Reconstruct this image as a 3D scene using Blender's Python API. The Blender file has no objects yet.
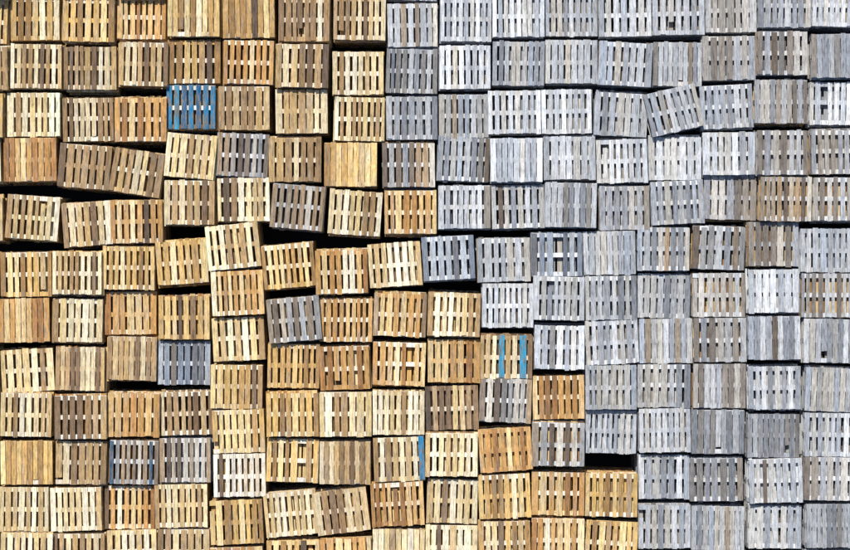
import bpy, math, random
from mathutils import Vector
random.seed(23)
R=random
S=1.2/53.0           # metres per photo unit
H=45.0               # camera height above deck level
LV=0.144
NL=12
ZT=NL*LV

# ---------- layout: x0,x1,y0,y1,tone,rotation ----------
ROWS=[
[(10,60,-4,41,'Y',0),(62,115,-3,43,'Y',0),(117,166,-5,40,'O',-1),(167,220,-8,37,'Yd',0),(222,275,-7,38,'Yd',0),(278,330,-3,42,'B',0),(333,386,-4,40,'B',0),(387,438,3,47,'G',0),(440,492,-3,42,'W',0),(492,545,-8,38,'W',0),(545,598,-8,37,'G',0),(598,652,-8,37,'W',0),(652,705,-10,35,'W',0),(705,757,-12,33,'N',0),(757,812,-16,28,'G',0),(812,864,-18,27,'W',-2)],
[(10,62,43,89,'L',0),(63,117,45,91,'B',0),(120,167,42,86,'Bs',-1),(168,221,39,84,'Y',0),(223,274,40,84,'O',0),(275,329,43,88,'B',0),(332,384,51,95,'L',0),(386,438,49,93,'K',0),(439,491,44,90,'W',0),(492,545,41,86,'G',0),(545,598,39,84,'W',0),(598,653,41,87,'G',-3),(653,702,42,86,'Kd',0),(702,756,36,80,'N',1),(757,808,30,76,'N',0),(811,864,33,78,'Gd',2)],
[(5,62,92,137,'L',0),(62,114,97,142,'B',1),(114,167,97,142,'O',0),(166,216,85,129,'U',0),(218,270,86,130,'B',0),(275,328,89,134,'B',0),(334,385,97,141,'L',0),(386,438,96,140,'G',0),(440,488,94,138,'G',2),(487,542,89,135,'W',1),(541,592,89,134,'W',0),(594,648,92,137,'W',-3),(645,702,86,134,'G',13),(699,754,83,130,'G',3),(754,808,78,125,'Nd',0),(809,862,81,126,'W',-1)],
[(3,57,137,182,'Od',1),(58,111,143,190,'Bs',-5),(111,163,148,197,'B',-9),(165,216,133,179,'L',-5),(217,269,132,178,'M',-1),(268,322,137,182,'B',0),(322,379,142,187,'Yd',0),(380,437,143,187,'M',0),(437,490,137,181,'G',-1),(490,543,138,182,'Wd',1),(543,596,136,180,'W',0),(596,648,138,184,'W',2),(648,702,136,181,'W',1),(702,756,131,176,'W',0),(757,808,130,175,'N',0),(811,863,130,174,'N',1)],
[(5,60,195,240,'L',-4),(62,112,201,247,'B',4),(110,163,199,244,'O',2),(164,215,180,225,'B',0),(217,270,178,221,'L',0),(270,325,183,231,'Ms',-5),(328,382,190,236,'L',-4),(384,437,189,235,'O',0),(438,491,184,230,'W',0),(491,545,183,230,'G',2),(545,597,183,227,'Kd',0),(599,650,186,230,'N',2),(650,705,181,224,'G',3),(703,757,176,220,'N',-1),(760,812,177,221,'M',-1),(813,865,177,221,'N',0)],
[(0,52,252,297,'Y',1),(53,101,251,295,'L',0),(102,155,246,290,'Y',-1),(156,208,239,286,'Y',4),(206,260,223,270,'L',6),(262,315,242,290,'Y',5),(315,368,250,294,'O',2),(368,422,241,288,'L',4),(422,475,235,281,'S',3),(477,531,237,283,'G',2),(531,583,232,277,'S',0),(583,636,231,275,'Gd',2),(637,690,227,271,'G',1),(690,747,225,271,'M',-2),(748,799,222,266,'N',0),(800,852,228,273,'G',0)],
[(-2,50,298,343,'Od',2),(52,103,297,344,'L',-2),(104,157,291,335,'O',1),(158,210,295,340,'Y',0),(211,264,271,315,'O',3),(267,321,296,343,'M',5),(319,373,297,343,'O',-1),(373,427,292,338,'O',-2),(427,481,291,338,'L',-1),(482,534,283,328,'W',0),(534,585,276,321,'G',0),(585,637,276,320,'G',1),(637,691,274,318,'G',-1),(691,747,273,317,'N',0),(748,799,269,313,'W',1),(801,853,273,318,'N',-1)],
[(0,55,347,394,'L',3),(55,105,346,392,'Bd',-2),(107,157,335,382,'Bd',-1),(157,211,341,385,'S',-1),(212,265,317,361,'L',3),(267,320,344,388,'Y',-1),(319,370,345,391,'O',1),(372,426,341,387,'O',-2),(427,481,338,384,'O',1),(480,533,335,379,'V',0),(534,585,325,370,'W',-1),(585,639,320,365,'G',3),(639,693,319,363,'Gd',1),(693,747,318,362,'N',0),(748,801,316,360,'Gd',0),(803,855,318,364,'Gd',-2)],
[(0,52,393,437,'L',-1),(54,107,395,440,'B',0),(107,160,392,438,'O',-1),(160,213,391,436,'B',2),(210,263,365,409,'Y',-2),(266,319,393,437,'Y',1),(319,372,391,438,'L',-1),(372,425,390,436,'L',-1),(425,479,385,431,'D',1),(479,532,378,423,'M',-1),(532,585,375,420,'O',2),(585,637,366,409,'G',-1),(637,691,364,408,'G',1),(692,747,364,408,'Nd',0),(747,802,365,411,'W',2),(805,857,368,412,'Gd',-1)],
[(0,53,440,486,'Yd',1),(55,107,440,486,'B',0),(110,158,440,485,'V2',-1),(159,211,438,483,'M',1),(212,265,410,453,'Y',2),(266,319,438,483,'Y',-2),(319,371,440,486,'Bd',0),(373,425,437,482,'V3',2),(425,478,432,478,'L',-1),(478,533,427,473,'O',4),(532,585,422,467,'M',-2),(585,637,409,455,'W',-2),(639,691,408,453,'W',1),(691,745,409,455,'Kd',0),(747,800,414,458,'Kd',-1),(804,856,413,457,'W',-1)],
[(-3,49,487,532,'L',0),(50,102,487,532,'L',2),(104,155,486,529,'O',-1),(153,209,484,528,'L',1),(213,266,453,498,'P',0),(264,318,490,538,'L',5),(314,370,487,536,'B',7),(370,425,482,527,'O',3),(427,478,479,524,'L',-2),(478,531,474,519,'Y',2),(531,585,472,516,'O',-1),(585,638,473,518,'Y',-2),(638,690,455,499,'G',0),(689,744,457,503,'K',1),(749,803,459,503,'W',2),(804,856,458,500,'N',-1)],
[(0,53,533,578,'L',-1),(53,105,533,578,'B',0),(107,157,530,575,'L',1),(157,210,529,574,'B',0),(209,264,500,545,'Y',2),(266,320,540,585,'Y',1),(320,372,538,583,'O',2),(372,425,529,574,'Ld',0),(425,478,525,570,'L',-1),(478,531,521,566,'Y',1),(531,585,518,563,'O',0),(585,638,521,566,'Y',-3),(638,691,505,549,'G',0),(691,745,506,551,'Gd',1),(748,802,505,549,'W',0),(806,858,504,548,'Kd',1)],
]
full=[list(r) for r in ROWS]
for r in full:
    f=r[0]; l=r[-1]
    for k in (1,2,3):
        r.append((f[0]-54*k+R.uniform(-1,1),f[0]-54*k+52,f[2]+R.uniform(-5,5),f[3],R.choice('YLBO'),R.uniform(-2,2)))
        r.append((l[0]+54*k+R.uniform(-1,1),l[0]+54*k+52,l[2]+R.uniform(-5,5),l[3],R.choice('GWNK'),R.uniform(-2,2)))
extra=[]
for k in (1,2,3):
    extra.append([(a,b,c-47*k,c-47*k+45,R.choice('YLBO') if a<385 else R.choice('GWNK'),R.uniform(-2,2)) for (a,b,c,d,t,q) in full[0]])
    extra.append([(a,b,c+47*k,c+47*k+45,R.choice('YLBO') if a<630 else R.choice('GWNK'),R.uniform(-2,2)) for (a,b,c,d,t,q) in full[11]])
full+=extra

def lin(r,g,b):
    f=lambda c:(c/255/12.92 if c/255<=0.04045 else ((c/255+0.055)/1.055)**2.4)
    return (f(r),f(g),f(b))
PAL={
'Y':[(226,192,130),(214,176,112),(234,208,150),(200,160,102),(220,182,114),(166,130,84)],
'L':[(240,224,184),(234,212,166),(224,198,144),(244,231,200),(212,182,132),(178,146,104)],
'O':[(208,164,106),(194,146,90),(222,184,126),(172,126,80),(204,158,98),(230,200,146)],
'B':[(188,156,114),(210,182,136),(162,132,96),(226,206,166),(140,114,88),(196,164,114)],
'D':[(130,107,86),(152,124,94),(108,91,76),(178,150,116),(142,118,92)],
'M':[(162,147,128),(136,122,108),(190,176,156),(172,148,120),(152,151,150),(114,101,90),(206,198,184)],
'G':[(180,183,187),(158,162,168),(200,202,205),(139,143,150),(178,177,174),(190,185,176),(168,175,185)],
'W':[(210,213,217),(193,197,202),(224,226,228),(173,178,185),(204,202,197)],
'K':[(146,149,155),(124,128,134),(170,173,177),(131,128,125),(182,184,186)],
'S':[(130,139,152),(106,115,129),(154,163,174),(117,119,124),(174,181,188)],
'N':[(174,168,160),(153,144,134),(194,189,182),(133,124,116),(186,187,188),(163,165,170)],
'P':[(246,233,214),(241,227,204),(248,239,223),(234,216,188)],
}
WARM='YLOBDP'
BLUE=[(30,124,170),(46,146,188),(26,98,146)]

def box(V,F,C,cx,cy,cz,sx,sy,sz,col,rot=0.0,warp=0.0):
    b=len(V); ca,sa=math.cos(rot),math.sin(rot)
    zt=[R.uniform(-warp,warp) for _ in range(4)]
    sk=[R.uniform(-warp*2,warp*2) for _ in range(4)]
    for dz in (-.5,.5):
        for k,(dx,dy) in enumerate(((-.5,-.5),(.5,-.5),(.5,.5),(-.5,.5))):
            x=dx*sx; y=dy*sy+sk[k]
            V.append((cx+x*ca-y*sa, cy+x*sa+y*ca, cz+dz*sz+zt[k]))
    for f in ((3,2,1,0),(4,5,6,7),(0,1,5,4),(1,2,6,5),(2,3,7,6),(3,0,4,7)):
        F.append(tuple(b+q for q in f)); C.append(col)

def pick(tone,f=1.0):
    m=R.uniform(0.80,1.08)*f
    l=lin(*R.choice(PAL[tone]))
    return tuple(min(c*m,.86) for c in l)

def pallet_mesh(name,code,W,L,mat):
    tone=code[0]; V=[];F=[];C=[]
    if tone=='U': base='D'
    elif tone=='V': base={'V':'B','V2':'M','V3':'L'}[code]
    else: base=tone
    dense=code.endswith('d')
    n=R.choice([7,7,8,8,9]) if not dense else R.choice([9,10])
    if tone=='U': n=7
    if code=='V': n=8
    gap=R.uniform(0.034,0.056) if not dense else R.uniform(0.010,0.020)
    bw=(W-gap*(n-1))/n
    miss = R.randrange(1,n-1) if (not dense and tone!='V' and R.random()<0.015) else -1
    f0=R.uniform(0.85,1.07)
    wv=R.choice([.04,.1,.2,.28]) if not dense else .12
    wid=[bw*(1+R.uniform(-wv,wv)) for _ in range(n)]
    if code=='V': wid[3]*=1.35; wid[6]*=1.35
    q=sum(wid)/(bw*n); wid=[a/q for a in wid]
    x=-W/2; snapped=0
    for i in range(n):
        w=wid[i]
        col=pick(base,f=f0); paint=0.0
        if R.random()<0.06: col=pick('L' if base in WARM else R.choice('NM'))
        if R.random()<0.04: col=pick('D' if base in WARM else 'K')
        if tone=='U' : col=lin(*R.choice(BLUE)); paint=1.0
        if code=='V' and i in (3,6): col=lin(50,150,186); paint=1.0
        if code=='V2' and i in (0,n-2): col=lin(52,88,118); paint=.8
        if code=='V3' and i==n-1: col=lin(34,128,176); paint=1.0
        if i!=miss:
            LL=L+R.uniform(-.022,.014)
            jx=R.gauss(0,.006) if 0<i<n-1 and not dense else 0
            if R.random()<.02 and paint==0 and mat is WOOD and miss<0 and not snapped:
                snapped=1
                cut=R.uniform(.08,.3); sd=R.choice((-1,1))
                box(V,F,C,x+w/2+jx,-sd*cut/2,-0.011,w,LL-cut,0.022,(*col,paint),rot=R.gauss(0,.004),warp=.006)
            else:
                box(V,F,C,x+w/2+jx,R.gauss(0,.007),-0.011+R.uniform(-.001,.001),w,LL,0.022,(*col,paint),rot=R.gauss(0,.006),warp=.0035)
        x+=w+gap
    sw=0.1
    for y in (-L/2+sw/2+.004,0,L/2-sw/2-.004):
        col=pick('P' if base in WARM and R.random()<.6 else ('W' if base in 'GWKNSM' else base))
        y2=y+R.gauss(0,.012) if y==0 else y
        box(V,F,C,R.gauss(0,.003),y2,-0.0375,W-.006,sw,0.022,(*col,0),rot=R.gauss(0,.003))
        for bx in (-W/2+.07,0,W/2-.07):
            box(V,F,C,bx+R.gauss(0,.004),y2,-0.0855,0.13,sw-.006,0.072,(*pick(base),0))
        box(V,F,C,R.gauss(0,.003),y2,-0.1325,W-.004,sw-.002,0.020,(*pick(base),0),rot=R.gauss(0,.003))
    me=bpy.data.meshes.new(name)
    me.from_pydata(V,[],F)
    a=me.color_attributes.new('board_col','FLOAT_COLOR','CORNER')
    r=me.attributes.new('board_rnd','FLOAT','FACE')
    buf=[]
    for p,c in zip(me.polygons,C): buf+=list(c)*p.loop_total
    a.data.foreach_set('color',buf)
    rr=[]
    for i in range(len(F)//6): rr+=[R.random()*50]*6
    r.data.foreach_set('value',rr)
    me.materials.append(mat); me.update()
    return me

# ---------- materials ----------
def wood(name,simple):
    M=bpy.data.materials.new(name); M.use_nodes=True
    nt=M.node_tree; nt.nodes.clear(); L=nt.links.new
    def nd(t,**kw):
        n=nt.nodes.new(t)
        for k,v in kw.items(): setattr(n,k,v)
        return n
    out=nd('ShaderNodeOutputMaterial'); at=nd('ShaderNodeAttribute',attribute_name='board_col')
    rn=nd('ShaderNodeAttribute',attribute_name='board_rnd')
    oi=nd('ShaderNodeObjectInfo'); tc=nd('ShaderNodeTexCoord')
    w=nd('ShaderNodeMath',operation='MULTIPLY_ADD'); L(oi.outputs['Random'],w.inputs[0]); w.inputs[1].default_value=97; L(rn.outputs['Fac'],w.inputs[2])
    cb=nd('ShaderNodeCombineXYZ'); L(w.outputs[0],cb.inputs['Z']); 
    off=nd('ShaderNodeVectorMath',operation='ADD'); L(tc.outputs['Object'],off.inputs[0]); L(cb.outputs[0],off.inputs[1])
    def noise(scale,det,rough=.6):
        m=nd('ShaderNodeMapping'); L(off.outputs[0],m.inputs['Vector']); m.inputs['Scale'].default_value=scale
        n=nd('ShaderNodeTexNoise',noise_dimensions='3D'); L(m.outputs[0],n.inputs['Vector'])
        n.inputs['Scale'].default_value=1; n.inputs['Detail'].default_value=det; n.inputs['Roughness'].default_value=rough
        return n.outputs['Fac']
    def mr(s,a,b,c,d):
        m=nd('ShaderNodeMapRange'); L(s,m.inputs[0])
        for i,v in enumerate((a,b,c,d)): m.inputs[i+1].default_value=v
        return m.outputs[0]
    def mul(a,b):
        m=nd('ShaderNodeMath',operation='MULTIPLY'); L(a,m.inputs[0]); L(b,m.inputs[1]); return m.outputs[0]
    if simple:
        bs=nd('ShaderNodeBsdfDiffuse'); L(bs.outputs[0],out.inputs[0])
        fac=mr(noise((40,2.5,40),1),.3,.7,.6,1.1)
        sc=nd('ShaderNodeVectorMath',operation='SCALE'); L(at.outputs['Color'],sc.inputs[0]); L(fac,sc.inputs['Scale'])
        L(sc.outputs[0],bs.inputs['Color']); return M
    bs=nd('ShaderNodeBsdfPrincipled'); L(bs.outputs[0],out.inputs[0])
    bs.inputs['Roughness'].default_value=.85; bs.inputs['Specular IOR Level'].default_value=.2
    g0=noise((40,3.2,40),4,.78)
    grain=mr(g0,.3,.7,.52,1.4)
    crack=mr(g0,.33,.40,.5,1.0)
    n2=noise((13,6,13),4,.7)
    blot=mr(n2,.32,.68,.74,1.2)
    stain=mr(n2,.62,.70,1.0,.5)
    fac=mul(mul(grain,blot),mul(stain,crack))
    wear=mr(noise((36,4,36),3,.7),.48,.58,0,.95)
    wearm=mul(wear,at.outputs['Alpha'])
    mx=nd('ShaderNodeMix',data_type='RGBA'); L(wearm,mx.inputs[0]); L(at.outputs['Color'],mx.inputs[6]); mx.inputs[7].default_value=(.22,.19,.15,1)
    sc=nd('ShaderNodeVectorMath',operation='SCALE'); L(mx.outputs[2],sc.inputs[0]); L(fac,sc.inputs['Scale'])
    gr=mr(noise((9,1.6,9),2),.5,.74,0,.5)
    bw_=nd('ShaderNodeRGBToBW'); L(sc.outputs[0],bw_.inputs[0])
    wr=nd('ShaderNodeMix',data_type='RGBA',blend_type='MULTIPLY'); wr.inputs[0].default_value=1; L(bw_.outputs[0],wr.inputs[6]); wr.inputs[7].default_value=(1.06,.98,.86,1)
    mx2=nd('ShaderNodeMix',data_type='RGBA'); L(gr,mx2.inputs[0]); L(sc.outputs[0],mx2.inputs[6]); L(wr.outputs[2],mx2.inputs[7])
    L(mx2.outputs[2],bs.inputs['Base Color'])
    bp=nd('ShaderNodeBump'); bp.inputs['Strength'].default_value=.6; bp.inputs['Distance'].default_value=.006
    L(g0,bp.inputs['Height']); L(bp.outputs[0],bs.inputs['Normal'])
    return M
WOOD=wood('weathered_wood',False); WOODL=wood('lower_pallet_wood',True)  # lower pallets get a cheaper wood with a single grain noise

GM=bpy.data.materials.new('yard_asphalt'); GM.use_nodes=True
g=GM.node_tree; b=g.nodes['Principled BSDF']; b.inputs['Roughness'].default_value=.95
n=g.nodes.new('ShaderNodeTexNoise'); n.inputs['Scale'].default_value=.6; n.inputs['Detail'].default_value=6
cr=g.nodes.new('ShaderNodeValToRGB'); cr.color_ramp.elements[0].color=(.03,.03,.03,1); cr.color_ramp.elements[1].color=(.09,.085,.08,1)
t=g.nodes.new('ShaderNodeTexCoord'); g.links.new(t.outputs['Object'],n.inputs['Vector']); g.links.new(n.outputs['Fac'],cr.inputs[0]); g.links.new(cr.outputs[0],b.inputs['Base Color'])
me=bpy.data.meshes.new('ground'); q=300
me.from_pydata([(-q,-q,0),(q,-q,0),(q,q,0),(-q,q,0)],[],[(0,1,2,3)]); me.materials.append(GM)
col=bpy.context.scene.collection
col.objects.link(bpy.data.objects.new('ground',me))

POOL={}
for t in 'YLOBDGWKNSM':
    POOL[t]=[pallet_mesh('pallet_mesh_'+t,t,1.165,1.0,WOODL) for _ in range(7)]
mixmap={'Y':'YOB','L':'YLB','O':'OBY','B':'BLO','D':'DBN','G':'GKN','W':'GWN','K':'KGN','N':'NKB','P':'LYB','U':'BDN','V':'BDO','S':'KGN','M':'BNG'}

for row in full:
    for (x0,x1,y0,y1,code,rot) in row:
        if y1-y0>49 or y1-y0<40: y1=y0+45
        px=(x0+x1)/2; py=(y0+y1)/2
        n=NL+R.choices([0,1,-1],[.74,.14,.12])[0]
        if code=='G' and rot==13: n=NL+1
        zoff=R.uniform(0,.012)
        top=n*(LV+.001)+zoff
        k=(ZT+H-top)/H
        x=(px-425)*S*k; y=-(py-275)*S*k
        if abs(rot)<2.5: rot=rot*.8+R.gauss(0,.6)
        st=bpy.data.objects.new('pallet_stack',None); st.empty_display_size=.3
        st.location=(x,y,0); st.rotation_euler=(0,0,math.radians(rot)); col.objects.link(st)
        W=min(max((x1-x0-1.2)*S,1.10),1.19); Ln=.985+R.uniform(-.015,.02)
        tm=pallet_mesh('top_pallet_mesh',code,W,Ln,WOOD)
        for i in range(n-1,-1,-1):
            if i==n-1: m=tm; dr=0; xx=yy=0
            else:
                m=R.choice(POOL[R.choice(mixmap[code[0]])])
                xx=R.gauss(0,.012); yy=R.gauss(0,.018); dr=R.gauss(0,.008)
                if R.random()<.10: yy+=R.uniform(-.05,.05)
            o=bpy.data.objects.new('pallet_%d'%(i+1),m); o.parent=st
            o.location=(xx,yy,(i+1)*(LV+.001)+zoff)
            o.rotation_euler=(0,0,dr+(math.pi if R.random()<.5 and i<n-1 else 0))
            col.objects.link(o)

# ---------- light ----------
el=math.radians(51); az=math.radians(-14)
sun=bpy.data.lights.new('sun','SUN'); sun.energy=4.6; sun.angle=math.radians(.6); sun.color=(1,.965,.91)
so=bpy.data.objects.new('sun',sun); col.objects.link(so)
d=Vector((math.sin(az)*math.cos(el),math.cos(az)*math.cos(el),math.sin(el)))
so.rotation_euler=d.to_track_quat('Z','Y').to_euler()
wd=bpy.data.worlds.new('World'); bpy.context.scene.world=wd; wd.use_nodes=True
wn=wd.node_tree; sk=wn.nodes.new('ShaderNodeTexSky'); sk.sky_type='NISHITA'; sk.sun_disc=False
sk.sun_elevation=el; sk.sun_rotation=az
bg=wn.nodes['Background']; bg.inputs['Strength'].default_value=.105; wn.links.new(sk.outputs[0],bg.inputs[0])

cam=bpy.data.cameras.new('camera'); co=bpy.data.objects.new('camera',cam); col.objects.link(co)
co.location=(0,0,ZT+H); cam.sensor_width=36; cam.lens=36*H/(850*S); cam.clip_end=2000
bpy.context.scene.camera=co
bpy.context.scene.view_settings.view_transform='Standard'
bpy.context.scene.view_settings.look='None'
